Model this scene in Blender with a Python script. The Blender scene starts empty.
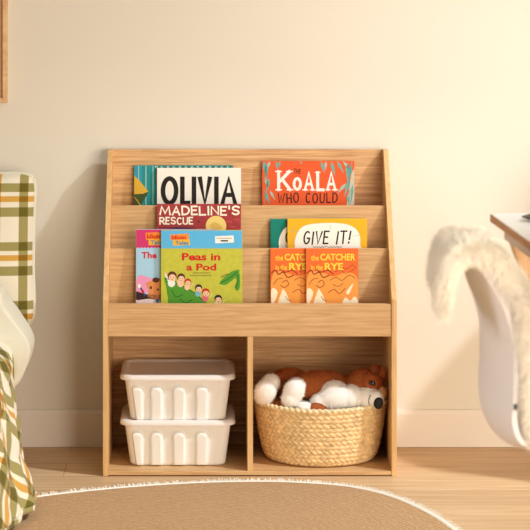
import bpy, bmesh, math, random
from math import sin, cos, pi, radians, sqrt, exp
from mathutils import Vector, Matrix, noise
import numpy as np
random.seed(7)
RNG = np.random.default_rng(5)
sc = bpy.context.scene
COL = sc.collection

# ------------------------------------------------------------------ camera frame
F = 2230.0           # focal length in pixels of the 530 frame
VX, VY = 207.0, -75.0  # where the level optical axis meets the picture plane
CX, CY, CZ = -0.102, -5.31, 1.313

def PX(u, v, Y):
    """world point seen at pixel (u,v) at distance Y (metres behind the bookcase front)"""
    s = F / (Y - CY)
    return Vector(((u - VX) / s + CX, Y, CZ - (v - VY) / s))
def SC(Y): return F / (Y - CY)

# ------------------------------------------------------------------ colour + material helpers
def lin(c):
    c = c / 255.0
    return c / 12.92 if c <= 0.04045 else ((c + 0.055) / 1.055) ** 2.4
def rgb(r, g, b): return (lin(r), lin(g), lin(b), 1.0)

MATS = {}
def plain(name, col, rough=0.6, bump=0.0, bscale=200.0, var=0.0, vscale=20.0, spec=0.3, sheen=0.0, sss=0.0, metal=0.0):
    if name in MATS: return MATS[name]
    m = bpy.data.materials.new(name); m.use_nodes = True
    nt = m.node_tree; b = nt.nodes['Principled BSDF']
    b.inputs['Base Color'].default_value = col
    b.inputs['Roughness'].default_value = rough
    b.inputs['Specular IOR Level'].default_value = spec
    b.inputs['Metallic'].default_value = metal
    if sheen: b.inputs['Sheen Weight'].default_value = sheen
    if sss:
        b.inputs['Subsurface Weight'].default_value = sss
        b.inputs['Subsurface Radius'].default_value = (0.01, 0.008, 0.006)
    tc = nt.nodes.new('ShaderNodeTexCoord')
    if var:
        n = nt.nodes.new('ShaderNodeTexNoise'); n.inputs['Scale'].default_value = vscale; n.inputs['Detail'].default_value = 4
        nt.links.new(tc.outputs['Object'], n.inputs['Vector'])
        r = nt.nodes.new('ShaderNodeValToRGB')
        r.color_ramp.elements[0].position = 0.3; r.color_ramp.elements[1].position = 0.7
        r.color_ramp.elements[0].color = tuple(c * (1 - var) for c in col[:3]) + (1,)
        r.color_ramp.elements[1].color = tuple(min(1, c * (1 + var)) for c in col[:3]) + (1,)
        nt.links.new(n.outputs['Fac'], r.inputs['Fac']); nt.links.new(r.outputs['Color'], b.inputs['Base Color'])
    if bump:
        n = nt.nodes.new('ShaderNodeTexNoise'); n.inputs['Scale'].default_value = bscale; n.inputs['Detail'].default_value = 3
        nt.links.new(tc.outputs['Object'], n.inputs['Vector'])
        bp = nt.nodes.new('ShaderNodeBump'); bp.inputs['Strength'].default_value = bump; bp.inputs['Distance'].default_value = 0.002
        nt.links.new(n.outputs['Fac'], bp.inputs['Height']); nt.links.new(bp.outputs['Normal'], b.inputs['Normal'])
    MATS[name] = m
    return m

def wood(name, c0, c1, scale, c2=None, rough=0.5, wave=None, planks=None, objvar=True, ramp=(.28, .70)):
    """wood grain: stretched noise (scale = per-axis frequency) with optional plank seams"""
    if name in MATS: return MATS[name]
    m = bpy.data.materials.new(name); m.use_nodes = True
    nt = m.node_tree; b = nt.nodes['Principled BSDF']; L = nt.links.new
    b.inputs['Roughness'].default_value = rough; b.inputs['Specular IOR Level'].default_value = 0.25
    tc = nt.nodes.new('ShaderNodeTexCoord')
    mp = nt.nodes.new('ShaderNodeMapping'); mp.inputs['Scale'].default_value = scale
    L(tc.outputs['Object'], mp.inputs['Vector'])
    n = nt.nodes.new('ShaderNodeTexNoise'); n.inputs['Scale'].default_value = 1.0; n.inputs['Detail'].default_value = 6; n.inputs['Roughness'].default_value = 0.62; n.inputs['Distortion'].default_value = 0.6
    if objvar:
        oi = nt.nodes.new('ShaderNodeObjectInfo'); vm = nt.nodes.new('ShaderNodeVectorMath'); vm.operation = 'ADD'
        mu = nt.nodes.new('ShaderNodeMath'); mu.operation = 'MULTIPLY'; mu.inputs[1].default_value = 31.0
        L(oi.outputs['Random'], mu.inputs[0]); L(mp.outputs['Vector'], vm.inputs[0]); L(mu.outputs[0], vm.inputs[1])
        vec = vm.outputs[0]
    else:
        vec = mp.outputs['Vector']
    L(vec, n.inputs['Vector'])
    n2 = nt.nodes.new('ShaderNodeTexNoise'); n2.inputs['Scale'].default_value = 0.22; n2.inputs['Detail'].default_value = 2; n2.inputs['Distortion'].default_value = 1.5
    L(vec, n2.inputs['Vector'])
    w = nt.nodes.new('ShaderNodeMath'); w.operation = 'MULTIPLY'; w.inputs[1].default_value = 26.0
    L(n2.outputs['Fac'], w.inputs[0])
    sn = nt.nodes.new('ShaderNodeMath'); sn.operation = 'SINE'; L(w.outputs[0], sn.inputs[0])
    ma = nt.nodes.new('ShaderNodeMath'); ma.operation = 'MULTIPLY_ADD'; ma.inputs[1].default_value = 0.09
    L(sn.outputs[0], ma.inputs[0]); L(n.outputs['Fac'], ma.inputs[2])
    r = nt.nodes.new('ShaderNodeValToRGB')
    r.color_ramp.elements[0].position = ramp[0]; r.color_ramp.elements[1].position = ramp[1]
    r.color_ramp.elements[0].color = c0; r.color_ramp.elements[1].color = c1
    L(ma.outputs[0], r.inputs['Fac'])
    out = r.outputs['Color']
    if planks:
        br = nt.nodes.new('ShaderNodeTexBrick')
        br.inputs['Scale'].default_value = 1.0
        br.inputs['Brick Width'].default_value = planks[0]; br.inputs['Row Height'].default_value = planks[1]
        br.inputs['Mortar Size'].default_value = 0.0012; br.offset = 0.37
        br.inputs['Color1'].default_value = (1, 1, 1, 1); br.inputs['Color2'].default_value = (.86, .84, .82, 1); br.inputs['Mortar'].default_value = (.62, .56, .5, 1)
        L(tc.outputs['Object'], br.inputs['Vector'])
        mx = nt.nodes.new('ShaderNodeMix'); mx.data_type = 'RGBA'; mx.blend_type = 'MULTIPLY'; mx.inputs['Factor'].default_value = 1.0
        L(out, mx.inputs['A']); L(br.outputs['Color'], mx.inputs['B']); out = mx.outputs['Result']
    L(out, b.inputs['Base Color'])
    bp = nt.nodes.new('ShaderNodeBump'); bp.inputs['Strength'].default_value = 0.12; bp.inputs['Distance'].default_value = 0.001
    L(n.outputs['Fac'], bp.inputs['Height']); L(bp.outputs['Normal'], b.inputs['Normal'])
    MATS[name] = m
    return m

STD = ((0.0, .16, 0), (.22, .33, 1), (.41, .58, 0))
def plaid(name, period, off=(0, 0), xb=STD):
    """white cloth with olive and mustard checks, read from the UV map in metres"""
    m = bpy.data.materials.new(name); m.use_nodes = True
    nt = m.node_tree; b = nt.nodes['Principled BSDF']; L = nt.links.new
    b.inputs['Roughness'].default_value = 0.9; b.inputs['Specular IOR Level'].default_value = 0.1; b.inputs['Sheen Weight'].default_value = 0.15
    uv = nt.nodes.new('ShaderNodeUVMap'); uv.uv_map = 'UVMap'
    sep = nt.nodes.new('ShaderNodeSeparateXYZ'); L(uv.outputs['UV'], sep.inputs[0])
    def math_(op, a, bv, clamp=False):
        n = nt.nodes.new('ShaderNodeMath'); n.operation = op; n.use_clamp = clamp
        if hasattr(a, 'is_linked') or not isinstance(a, (int, float)): L(a, n.inputs[0])
        else: n.inputs[0].default_value = a
        if bv is not None:
            if isinstance(bv, (int, float)): n.inputs[1].default_value = bv
            else: L(bv, n.inputs[1])
        return n.outputs[0]
    def band(t, lo, hi):
        a = math_('SUBTRACT', t, lo); a = math_('MULTIPLY', a, 90.0, True)
        c = math_('SUBTRACT', hi, t); c = math_('MULTIPLY', c, 90.0, True)
        return math_('MULTIPLY', a, c)
    cur = None
    base = nt.nodes.new('ShaderNodeRGB'); base.outputs[0].default_value = rgb(228, 219, 198)
    cur = base.outputs[0]
    OL = rgb(166, 160, 100); MU = rgb(226, 176, 74)
    for k, ax in enumerate(('X', 'Y')):
        t = math_('ADD', sep.outputs[ax], off[k] + 50 * period); t = math_('DIVIDE', t, period); t = math_('FRACT', t, None)
        for lo, hi, ci in (xb if k == 0 else STD):
            c = (OL, MU)[ci]
            mx = nt.nodes.new('ShaderNodeMix'); mx.data_type = 'RGBA'; mx.blend_type = 'MULTIPLY'
            f = band(t, lo, hi); L(math_('MULTIPLY', f, .95), mx.inputs['Factor']); L(cur, mx.inputs['A']); mx.inputs['B'].default_value = c
            cur = mx.outputs['Result']
    L(cur, b.inputs['Base Color'])
    n = nt.nodes.new('ShaderNodeTexNoise'); n.inputs['Scale'].default_value = 500
    tc = nt.nodes.new('ShaderNodeTexCoord'); L(tc.outputs['Object'], n.inputs['Vector'])
    bp = nt.nodes.new('ShaderNodeBump'); bp.inputs['Strength'].default_value = 0.15; bp.inputs['Distance'].default_value = 0.001
    L(n.outputs['Fac'], bp.inputs['Height']); L(bp.outputs['Normal'], b.inputs['Normal'])
    return m

# ------------------------------------------------------------------ object helpers
def link(o, parent=None):
    COL.objects.link(o)
    if parent is not None: o.parent = parent
    return o
def tag(o, label, cat, group=None):
    o['label'] = label; o['category'] = cat
    if group: o['group'] = group
    return o
def thing(name, label, cat, loc=(0, 0, 0), rot=(0, 0, 0), group=None):
    o = bpy.data.objects.new(name, None); o.empty_display_size = 0.05
    o.location = loc; o.rotation_euler = rot
    link(o); return tag(o, label, cat, group)
def setting(o):
    o['kind'] = 'structure'; return o

class MB:
    def __init__(s): s.v = []; s.f = []; s.m = []; s.mats = []; s.uv = None
    def mi(s, mat):
        if mat not in s.mats: s.mats.append(mat)
        return s.mats.index(mat)
    def add(s, verts, faces, mat):
        o = len(s.v); s.v += [tuple(p) for p in verts]; k = s.mi(mat)
        for f in faces: s.f.append(tuple(o + i for i in f)); s.m.append(k)
    def box(s, x0, x1, y0, y1, z0, z1, mat, bev=0.0):
        bm = bmesh.new(); bmesh.ops.create_cube(bm, size=1.0)
        for v in bm.verts:
            v.co = Vector((x0 + (v.co.x + .5) * (x1 - x0), y0 + (v.co.y + .5) * (y1 - y0), z0 + (v.co.z + .5) * (z1 - z0)))
        if bev: bmesh.ops.bevel(bm, geom=list(bm.edges), offset=bev, segments=2, affect='EDGES', profile=0.5)
        s.bm(bm, mat)
    def bm(s, bm, mat):
        bm.verts.index_update()
        s.add([v.co.copy() for v in bm.verts], [[v.index for v in f.verts] for f in bm.faces], mat); bm.free()
    def prism(s, pts, axis, a0, a1, mat, bev=0.0):
        bm = bmesh.new()
        def mk(p, a):
            if axis == 'x': return (a, p[0], p[1])
            if axis == 'y': return (p[0], a, p[1])
            return (p[0], p[1], a)
        A = [bm.verts.new(mk(p, a0)) for p in pts]; B = [bm.verts.new(mk(p, a1)) for p in pts]
        n = len(pts)
        bm.faces.new(A); bm.faces.new(B[::-1])
        for i in range(n): bm.faces.new((A[i], B[i], B[(i + 1) % n], A[(i + 1) % n]))
        bmesh.ops.recalc_face_normals(bm, faces=list(bm.faces))
        if bev: bmesh.ops.bevel(bm, geom=list(bm.edges), offset=bev, segments=2, affect='EDGES', profile=0.5)
        s.bm(bm, mat)
    def grid(s, rows, mat, cu=False, cv=False):
        n = len(rows); k = len(rows[0]); f = []
        for i in range(n if cv else n - 1):
            for j in range(k if cu else k - 1):
                a = i * k + j; b = i * k + (j + 1) % k; c = ((i + 1) % n) * k + (j + 1) % k; d = ((i + 1) % n) * k + j
                f.append((a, b, c, d))
        s.add([p for r in rows for p in r], f, mat)
    def tube(s, pts, rad, mat, seg=10, cap=True):
        pts = [Vector(p) for p in pts]; rows = []
        for i, p in enumerate(pts):
            t = (pts[min(i + 1, len(pts) - 1)] - pts[max(i - 1, 0)]).normalized()
            up = Vector((0, 0, 1)) if abs(t.z) < .9 else Vector((0, 1, 0))
            a = t.cross(up).normalized(); b = t.cross(a)
            r = rad[i] if isinstance(rad, (list, tuple)) else rad
            rows.append([p + a * r * cos(2 * pi * k / seg) + b * r * sin(2 * pi * k / seg) for k in range(seg)])
        s.grid(rows, mat, cu=True)
        if cap:
            s.add(rows[0], [list(range(seg))[::-1]], mat); s.add(rows[-1], [list(range(seg))], mat)
    def ell(s, c, r, mat, rot=None, seg=20):
        bm = bmesh.new(); bmesh.ops.create_uvsphere(bm, u_segments=seg, v_segments=seg // 2 + 2, radius=1.0)
        M = Matrix.Diagonal((r[0], r[1], r[2], 1))
        if rot is not None: M = rot.to_4x4() @ M
        M = Matrix.Translation(Vector(c)) @ M
        bm.transform(M); s.bm(bm, mat)
    def build(s, name, parent=None, smooth=None, fix=False):
        me = bpy.data.meshes.new(name); me.from_pydata(s.v, [], s.f); me.validate()
        for m in s.mats: me.materials.append(m)
        if len(me.polygons) == len(s.m): me.polygons.foreach_set('material_index', s.m)
        if fix:
            bm = bmesh.new(); bm.from_mesh(me)
            bmesh.ops.remove_doubles(bm, verts=bm.verts, dist=1e-5)
            bmesh.ops.recalc_face_normals(bm, faces=bm.faces); bm.to_mesh(me); bm.free()
        if smooth is not None:
            me.polygons.foreach_set('use_smooth', [True] * len(me.polygons))
            try: me.set_sharp_from_angle(angle=radians(smooth))
            except Exception: pass
        me.update()
        return link(bpy.data.objects.new(name, me), parent)

def spline(pts, n, closed=False):
    """Catmull-Rom through pts"""
    P = [Vector(p) for p in pts]; out = []; k = len(P)
    segs = k if closed else k - 1
    for i in range(segs):
        if closed: a, b, c, d = P[(i - 1) % k], P[i], P[(i + 1) % k], P[(i + 2) % k]
        else: a, b, c, d = P[max(i - 1, 0)], P[i], P[i + 1], P[min(i + 2, k - 1)]
        for j in range(n):
            t = j / n
            out.append(.5 * ((2 * b) + (c - a) * t + (2 * a - 5 * b + 4 * c - d) * t * t + (3 * b - a - 3 * c + d) * t ** 3))
    if not closed: out.append(P[-1])
    return out
def sst(a, b, x):
    t = max(0, min(1, (x - a) / (b - a))); return t * t * (3 - 2 * t)

# ------------------------------------------------------------------ materials
OAK0, OAK1 = rgb(194, 150, 102), rgb(220, 180, 130)
W_H = wood('oak_across', OAK0, OAK1, (9, 120, 230))
W_V = wood('oak_upright', rgb(206, 160, 104), rgb(226, 184, 130), (120, 90, 6))
W_B = wood('oak_back_panel', rgb(186, 138, 92), rgb(224, 180, 130), (7, 90, 170), ramp=(.32, .66))
WALL = plain('wall_paint', rgb(227, 220, 207), 0.9, bump=0.03, bscale=350, spec=.1)
TRIM = plain('white_trim_paint', rgb(234, 224, 213), 0.5)
FLOOR = wood('floor_oak', rgb(206, 168, 126), rgb(230, 196, 154), (4, 70, 70), rough=.45, planks=(1.2, .13), objvar=False)
PLASTIC = plain('white_plastic', rgb(244, 240, 234), 0.35, spec=.4, sss=.15)
LID = plain('lid_plastic', rgb(238, 230, 224), 0.38, spec=.4, sss=.1)
PAGES = plain('page_block', rgb(236, 228, 210), 0.8)

# ------------------------------------------------------------------ setting
WY = 0.305
m = MB(); m.box(-3.2, 2.6, WY, WY + .1, -0.02, 2.7, WALL); setting(m.build('wall_back'))
m = MB(); m.box(-3.2, 2.6, -5.6, WY, -0.05, 0.0, FLOOR); setting(m.build('floor'))
m = MB()
m.prism([(WY, 0.0005), (WY - .012, 0.0005), (WY - .012, .084), (WY - .008, .094), (WY, .094)], 'x', -3.2, 2.6, TRIM, .0012)
setting(m.build('baseboard_back'))

# ------------------------------------------------------------------ bookcase
T = .0125; HW = .35; TOP = .752
bc = thing('bookcase', 'pale oak bookcase with three display tiers above two open cubbies', 'bookcase', (0, 0, 0))
side = [(0, 0), (.283, 0), (.283, TOP), (.247, TOP), (.0, .421)]
for sx in (-1, 1):
    m = MB(); x0, x1 = (-HW, -HW + T) if sx < 0 else (HW - T, HW)
    m.prism(side, 'x', x0, x1, W_V, .0009); m.build('side_panel', bc)
IN = HW - T
m = MB(); m.box(-IN, IN, .277, .282, .012, TOP - .001, W_B); m.build('back_panel', bc)
m = MB(); m.box(-IN, IN, .0015, .277, .0025, .0125, W_H, .0008); m.build('bottom_panel', bc)
m = MB(); m.box(-.0055, .0075, .003, .277, .0125, .3325, W_V, .0008); m.build('divider', bc)
m = MB(); m.box(-IN, IN, .0165, .277, .3325, .341, W_H, .0006); m.build('shelf', bc)
m = MB(); m.box(-IN, IN, .107, .277, .418, .430, W_H, .0006); m.build('shelf', bc)
m = MB(); m.box(-IN, IN, .177, .277, .508, .520, W_H, .0006); m.build('shelf', bc)
m = MB(); m.box(-IN, IN, .0025, .0165, .3325, .4098, W_H, .001); m.build('front_board', bc)
m = MB(); m.box(-IN, IN, .095, .107, .345, .5285, W_H, .001); m.build('tier_board', bc)
m = MB(); m.box(-IN, IN, .165, .177, .431, .6235, W_H, .001); m.build('tier_board', bc)

# ------------------------------------------------------------------ lettering helpers
def ribbon(pts, w, ext=.4):
    """flat quads along a polyline, 2D"""
    P = [Vector(p) for p in pts]; P = [p for i, p in enumerate(P) if i == 0 or (p - P[i - 1]).length > 1e-5]
    closed = len(P) > 3 and (P[0] - P[-1]).length < 1e-3
    if closed: P.pop()
    n = len(P); V = []; Fc = []
    if n < 2: return V, Fc
    for i, p in enumerate(P):
        a = P[i - 1] if (i or closed) else None; c = P[(i + 1) % n] if (i < n - 1 or closed) else None
        d1 = (p - a).normalized() if a is not None else (c - p).normalized()
        d2 = (c - p).normalized() if c is not None else d1
        n1 = Vector((-d1.y, d1.x)); n2 = Vector((-d2.y, d2.x)); mt = n1 + n2
        if mt.length < .3: mt = n1 + d1 * .2
        mt.normalize(); k = min(1.5, 1 / max(.3, abs(mt.dot(n1))))
        q = p
        if a is None: q = p - d2 * w * ext
        if c is None: q = p + d1 * w * ext
        V += [q + mt * w * .5 * k, q - mt * w * .5 * k]
    for i in range(n if closed else n - 1):
        j = (i + 1) % n; Fc.append((2 * i + 1, 2 * j + 1, 2 * j, 2 * i))
    return V, Fc
def arc(cx, cy, rx, ry, a0, a1, n=12):
    return [(cx + rx * cos(radians(a0 + (a1 - a0) * i / n)), cy + ry * sin(radians(a0 + (a1 - a0) * i / n))) for i in range(n + 1)]
G = {
 'O': [arc(.5, .5, .5, .5, 90, 450, 22)], 'L': [[(0, 1), (0, 0), (1, 0)]], 'I': [[(.5, 1), (.5, 0)]],
 'V': [[(0, 1), (.5, 0), (1, 1)]], 'A': [[(0, 0), (.5, 1), (1, 0)], [(.2, .33), (.8, .33)]],
 'M': [[(0, 0), (.14, 1), (.5, .15), (.86, 1), (1, 0)]], 'N': [[(0, 0), (0, 1), (1, 0), (1, 1)]],
 'D': [[(0, 0), (0, 1)], [(0, 1)] + arc(.3, .5, .7, .5, 90, -90, 12) + [(0, 0)]],
 'E': [[(1, 1), (0, 1), (0, 0), (1, 0)], [(0, .52), (.8, .52)]],
 "'": [[(.5, 1), (.4, .7)]], 'S': [[(.95, .88)] + arc(.5, .75, .45, .25, 60, 270, 10) + arc(.5, .25, .45, .25, 90, -120, 10) + [(.05, .15)]],
 'R': [[(0, 0), (0, 1)], [(0, 1)] + arc(.4, .74, .55, .26, 90, -90, 10) + [(0, .48)], [(.4, .48), (1, 0)]],
 'C': [arc(.55, .5, .52, .5, 50, 310, 16)], 'U': [[(0, 1)] + arc(.5, .35, .5, .35, 180, 360, 12) + [(1, 1)]],
 'K': [[(0, 0), (0, 1)], [(.95, 1), (.05, .42)], [(.3, .58), (1, 0)]], 'W': [[(0, 1), (.25, 0), (.5, .8), (.75, 0), (1, 1)]],
 'H': [[(0, 0), (0, 1)], [(1, 0), (1, 1)], [(0, .5), (1, .5)]],
 'G': [arc(.5, .5, .5, .5, 55, 330, 16) + [(.95, .45), (.55, .45)]], 'T': [[(0, 1), (1, 1)], [(.5, 1), (.5, 0)]],
 '!': [[(.6, 1), (.45, .32)], [(.4, .1), (.4, .02)]], 'Y': [[(0, 1), (.5, .5), (1, 1)], [(.5, .5), (.5, 0)]],
}
def text_mesh(s, bold=0.0, shear=0.0):
    cu = bpy.data.curves.new('t', 'FONT'); cu.body = s; cu.offset = bold; cu.shear = shear; cu.resolution_u = 3; cu.size = 1.0
    o = bpy.data.objects.new('t', cu); COL.objects.link(o)
    bpy.context.view_layer.update()
    me = bpy.data.meshes.new_from_object(o.evaluated_get(bpy.context.evaluated_depsgraph_get()))
    V = [Vector((v.co.x, v.co.y)) for v in me.vertices]; Fc = [tuple(p.vertices) for p in me.polygons]
    bpy.data.objects.remove(o); bpy.data.curves.remove(cu); bpy.data.meshes.remove(me)
    return V, Fc

def flat(name, r, g, b): return plain(name, rgb(r, g, b), 0.55, spec=.15)

class Book:
    """a closed book whose cover art is laid out in photo pixels of its own front face"""
    def __init__(s, name, label, cat, u0, u1, vt, ytop, floor_z, th, tilt, cover, group, soft=False):
        s.k = SC(ytop); s.u0, s.vt = u0, vt
        a = PX(u0, vt, ytop); b = PX(u1, vt, ytop)
        s.w = b.x - a.x; t = radians(tilt); s.h = (a.z - floor_z - .0010 - th * sin(t)) / cos(t) ; s.th = th
        s.root = thing(name, label, cat, (a.x, ytop - s.h * sin(t), floor_z + .0010 + th * sin(t)), (-t, 0, 0), group)
        s.cover = MB(); bt = .0008 if soft else .0022; o = 0 if soft else .0025
        w, h = s.w, s.h
        s.cover.box(0, w, 0, bt, 0, h, cover, bt * .3)
        s.cover.box(0, w, th - bt, th, 0, h, cover, bt * .3)
        s.cover.box(0, bt, bt * .4, th - bt * .4, 0, h, cover)
        m = MB(); m.box(bt, w - o, bt, th - bt, o, h - o, PAGES); m.build('page_block', s.root)
        s.layer = 0
    def P(s, u, v): return ((u - s.u0) / s.k, s.h - (v - s.vt) / s.k)
    def up(s, d): return -.00012 * d
    def poly(s, pts, mat, d=1, mb=None):
        w, h = s.w, s.h
        V = []
        for u, v in pts:
            x, z = s.P(u, v); V.append((min(max(x, 0.0006), w - .0006), s.up(d), min(max(z, .0006), h - .0006)))
        (mb or s.cover).add(V, [tuple(range(len(V)))[::-1]], mat)
    def rect(s, u0, v0, u1, v1, mat, d=1): s.poly([(u0, v0), (u1, v0), (u1, v1), (u0, v1)], mat, d)
    def oval(s, u, v, ru, rv, mat, d=1, rot=0, n=18):
        c, sn = cos(radians(rot)), sin(radians(rot))
        s.poly([(u + ru * cos(2 * pi * i / n) * c - rv * sin(2 * pi * i / n) * sn, v + ru * cos(2 * pi * i / n) * sn + rv * sin(2 * pi * i / n) * c) for i in range(n)], mat, d)
    def blob(s, pts, mat, d=1): s.poly([(p.x, p.y) for p in spline([(a, b, 0) for a, b in pts], 6, True)], mat, d)
    def line(s, pts, w, mat, d=2, mb=None, smooth=0):
        if smooth: pts = [(p.x, p.y) for p in spline([(a, b, 0) for a, b in pts], smooth)]
        V, Fc = ribbon(pts, w)
        tgt = mb or s.cover
        W3 = []
        for p in V:
            x, z = s.P(p.x, p.y); W3.append((min(max(x, .0006), s.w - .0006), s.up(d), min(max(z, .0006), s.h - .0006)))
        tgt.add(W3, [f[::-1] for f in Fc], mat)
    def leaf(s, u, v, L, ang, wd, mat, d=2):
        a = radians(ang); dx, dy = cos(a), sin(a); nx, ny = -dy, dx
        s.poly([(u, v), (u + dx * L * .35 + nx * wd, v + dy * L * .35 + ny * wd), (u + dx * L, v + dy * L), (u + dx * L * .35 - nx * wd, v + dy * L * .35 - ny * wd)], mat, d)
    def strokes(s, text, u0, v0, u1, v1, w, mat, mb, d=3, widths=None, jit=0.0, serif=0.0, shear=0.0, gap=.32, var=None):
        wd = widths or [{'I': .12, "'": .12, '!': .25, 'M': 1.3, 'W': 1.35, ' ': .55, 'E': .7, 'L': .75, 'O': 1.0, 'T': .95}.get(c, .9) for c in text]
        tot = sum(wd) + gap * (len(text) - 1); x = 0; rr = random.Random(hash(len(text)) + 3)
        H = v1 - v0; sx = (u1 - u0) / tot
        for c, ww in zip(text, wd):
            if c != ' ':
                dy = rr.uniform(-jit, jit) * H
                ang = rr.uniform(-jit, jit) * 1.2
                for k, st in enumerate(G[c]):
                    pts = []
                    for a, b in st:
                        gx = u0 + (x + a * ww) * sx; gy = v1 - b * H
                        cx_, cy_ = u0 + (x + ww / 2) * sx, (v0 + v1) / 2
                        ax, ay = gx - cx_, gy - cy_
                        gx = cx_ + ax * cos(ang) - ay * sin(ang) + shear * (b - .5) * H; gy = cy_ + ax * sin(ang) + ay * cos(ang) + dy
                        pts.append((gx, gy))
                    s.line(pts, w, mat, d + .15 * k, mb)
                    if serif:
                        for (gx, gy), (a, b) in ((pts[0], st[0]), (pts[-1], st[-1])):
                            if b in (0, 1) and c != 'O': s.line([(gx - serif, gy), (gx + serif, gy)], w * .4, mat, d + .6, mb)
            x += ww + gap
    def text(s, txt, u0, v0, u1, v1, mat, mb, d=3, bold=.03, shear=0.0, rot=0.0):
        V, Fc = text_mesh(txt, bold, shear)
        xa = min(p.x for p in V); xb = max(p.x for p in V); ya = min(p.y for p in V); yb = max(p.y for p in V)
        W3 = []; cu, cv = (u0 + u1) / 2, (v0 + v1) / 2; c, sn = cos(radians(rot)), sin(radians(rot))
        for p in V:
            u = u0 + (p.x - xa) / (xb - xa) * (u1 - u0) - cu; v = v1 - (p.y - ya) / (yb - ya) * (v1 - v0) - cv
            x, z = s.P(cu + u * c - v * sn, cv + u * sn + v * c); W3.append((x, s.up(d), z))
        mb.add(W3, Fc, mat)
    def done(s, **parts):
        s.cover.build('cover', s.root)
        for n, mb in parts.items():
            if mb.v: mb.build(n, s.root)

INK = flat('ink_black', 38, 33, 30); WHITE = flat('print_white', 240, 236, 226)
GRP = 'books on the bookcase tiers'
FA, FB, FC_ = .520, .430, .341

# teal jungle book, half hidden
b = Book('picture_book', 'teal picture book with a yellow leaf, mostly hidden in the top left tier', 'book', 134, 233, 165.5, .2635, FA, .010, 4, flat('teal_cover', 40, 140, 140), GRP)
b.rect(134, 165, 142, 204, flat('teal_blue', 52, 150, 170), 1)
for u, w_ in ((138.2, .9), (145.4, 1.1), (152.6, .8), (156.6, 1.0)): b.rect(u, 165.5, u + w_, 205, flat('pale_teal', 150, 196, 196), 2)
b.poly([(134, 175.5), (140, 181), (148.5, 191.5), (143, 193.5), (134, 194)], flat('leaf_yellow', 214, 170, 60), 3)
b.poly([(134, 194), (143, 193.5), (148.5, 191.5), (146, 197), (140, 206), (134, 206)], flat('leaf_dark_green', 66, 84, 48), 3)
b.line([(134, 197), (138, 201), (141, 206)], 1.0, flat('leaf_yellow', 214, 170, 60), 4)
rr = random.Random(4)
for i in range(26): b.rect(155 + i * 3, 166, 156.2 + i * 3 + rr.random(), 167.5 + rr.random(), (flat('pale_teal', 150, 196, 196), flat('leaf_dark_green', 66, 84, 48))[i % 2], 2)
b.done()

# big letters
b = Book('picture_book', 'white picture book with big black capital letters in the top left tier', 'book', 157, 241, 168, .2515, FA, .011, 4, WHITE, GRP)
t = MB()
bounds = [('O', 163.0, 176.2), ('L', 182.4, 188.6), ('I', 193, 195), ('V', 200.0, 209.8), ('I', 215.4, 217.4), ('A', 222.6, 235.0)]
for c, a, e in bounds: b.strokes(c, a, 178.4, e, 202.8, 4.6 if c != 'A' else 4.2, INK, t, widths=[1.0])
b.done(title_lettering=t)

# red book
RED = plain('red_cover', rgb(164, 58, 60), .45, var=.18, vscale=60, spec=.18)
b = Book('picture_book', 'dark red picture book with white hand-lettered title and a yellow moon', 'book', 156.8, 241, 204.2, .151, FB, .011, 3, RED, GRP)
b.oval(216, 226, 10.3, 10.3, flat('moon_yellow', 238, 208, 124), 1, n=28)
b.blob([(210, 226), (214, 222), (219, 224), (222, 228), (217, 231)], flat('moon_deep', 226, 186, 96), 2)
for u, v in ((229, 221), (233, 226), (237, 219)): b.rect(u - 3, v, u + 3, v + 1.2, flat('red_light', 186, 84, 80), 2)
b.rect(159, 227, 196, 240, flat('red_dark', 140, 50, 56), 1)
b.blob([(168, 229), (176, 227), (190, 228), (198, 230), (186, 231), (172, 231)], flat('navy_mark', 70, 48, 70), 2)
t = MB()
b.strokes("MADELINE'S", 160.2, 206.6, 239.2, 214.6, 1.75, flat('print_cream', 250, 238, 216), t, shear=-.0, jit=.04, gap=.34)
b.strokes("RESCUE", 160, 217.6, 192.6, 224.0, 1.35, flat('print_cream', 250, 238, 216), t, jit=.04, gap=.36)
b.oval(198.6, 221.6, .9, .9, INK, 3)
b.done(title_lettering=t)

# pink / sky blue idiom book
SKYB = flat('sky_blue_cover', 166, 206, 230); YEL = flat('tag_yellow', 244, 178, 44); ORG = flat('tag_orange', 240, 140, 50); CRIM = flat('print_crimson', 204, 34, 40)
TB = flat('print_teal_blue', 60, 140, 170); DRK = flat('print_dark_brown', 60, 38, 36); SKIN = flat('print_skin', 244, 196, 160)
b = Book('picture_book', 'pink and pale blue picture book tucked behind the green one, front left tier', 'book', 136, 216, 229.3, .0825, FC_, .009, 5, SKYB, GRP)
b.rect(136, 229, 217, 248, flat('magenta_band', 204, 58, 112), 1)
for i in range(14): b.oval(138 + i * 3.4, 248, 1.1, .8, SKYB, 2, n=8)
b.poly([(145.5, 232.8), (163, 232), (163, 240), (146, 239.8)], ORG, 2)
b.poly([(148.8, 238.8), (165, 239), (165, 245), (148.6, 245)], YEL, 3)
b.blob([(136, 282), (139, 275), (146, 276), (153, 279), (157, 285), (150, 290), (142, 294), (136, 292)], flat('blossom_pink', 232, 152, 190), 1)
b.blob([(146, 283), (152, 280), (160, 279), (166, 284), (166, 297), (156, 299), (147, 296), (149, 290)], flat('cart_orange', 224, 142, 86), 2)
b.blob([(136, 291), (144, 293), (152, 294), (161, 294), (166, 293), (166, 300), (150, 298), (136, 299)], DRK, 2)
b.line([(139, 285), (142, 289), (145, 295)], 1.6, flat('print_navy', 60, 70, 130), 3); b.oval(139.5, 285.5, 1.5, 2.2, WHITE, 4); b.oval(143, 291, 1.3, 1.6, CRIM, 4)
b.blob([(153, 278), (157, 277), (160, 279), (157, 282), (153, 281)], flat('hair_brown', 92, 52, 36), 3); b.oval(151, 287, 1.2, 1.5, flat('hair_brown', 92, 52, 36), 3); b.oval(158, 289, 1.0, 1.3, DRK, 3)
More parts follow.
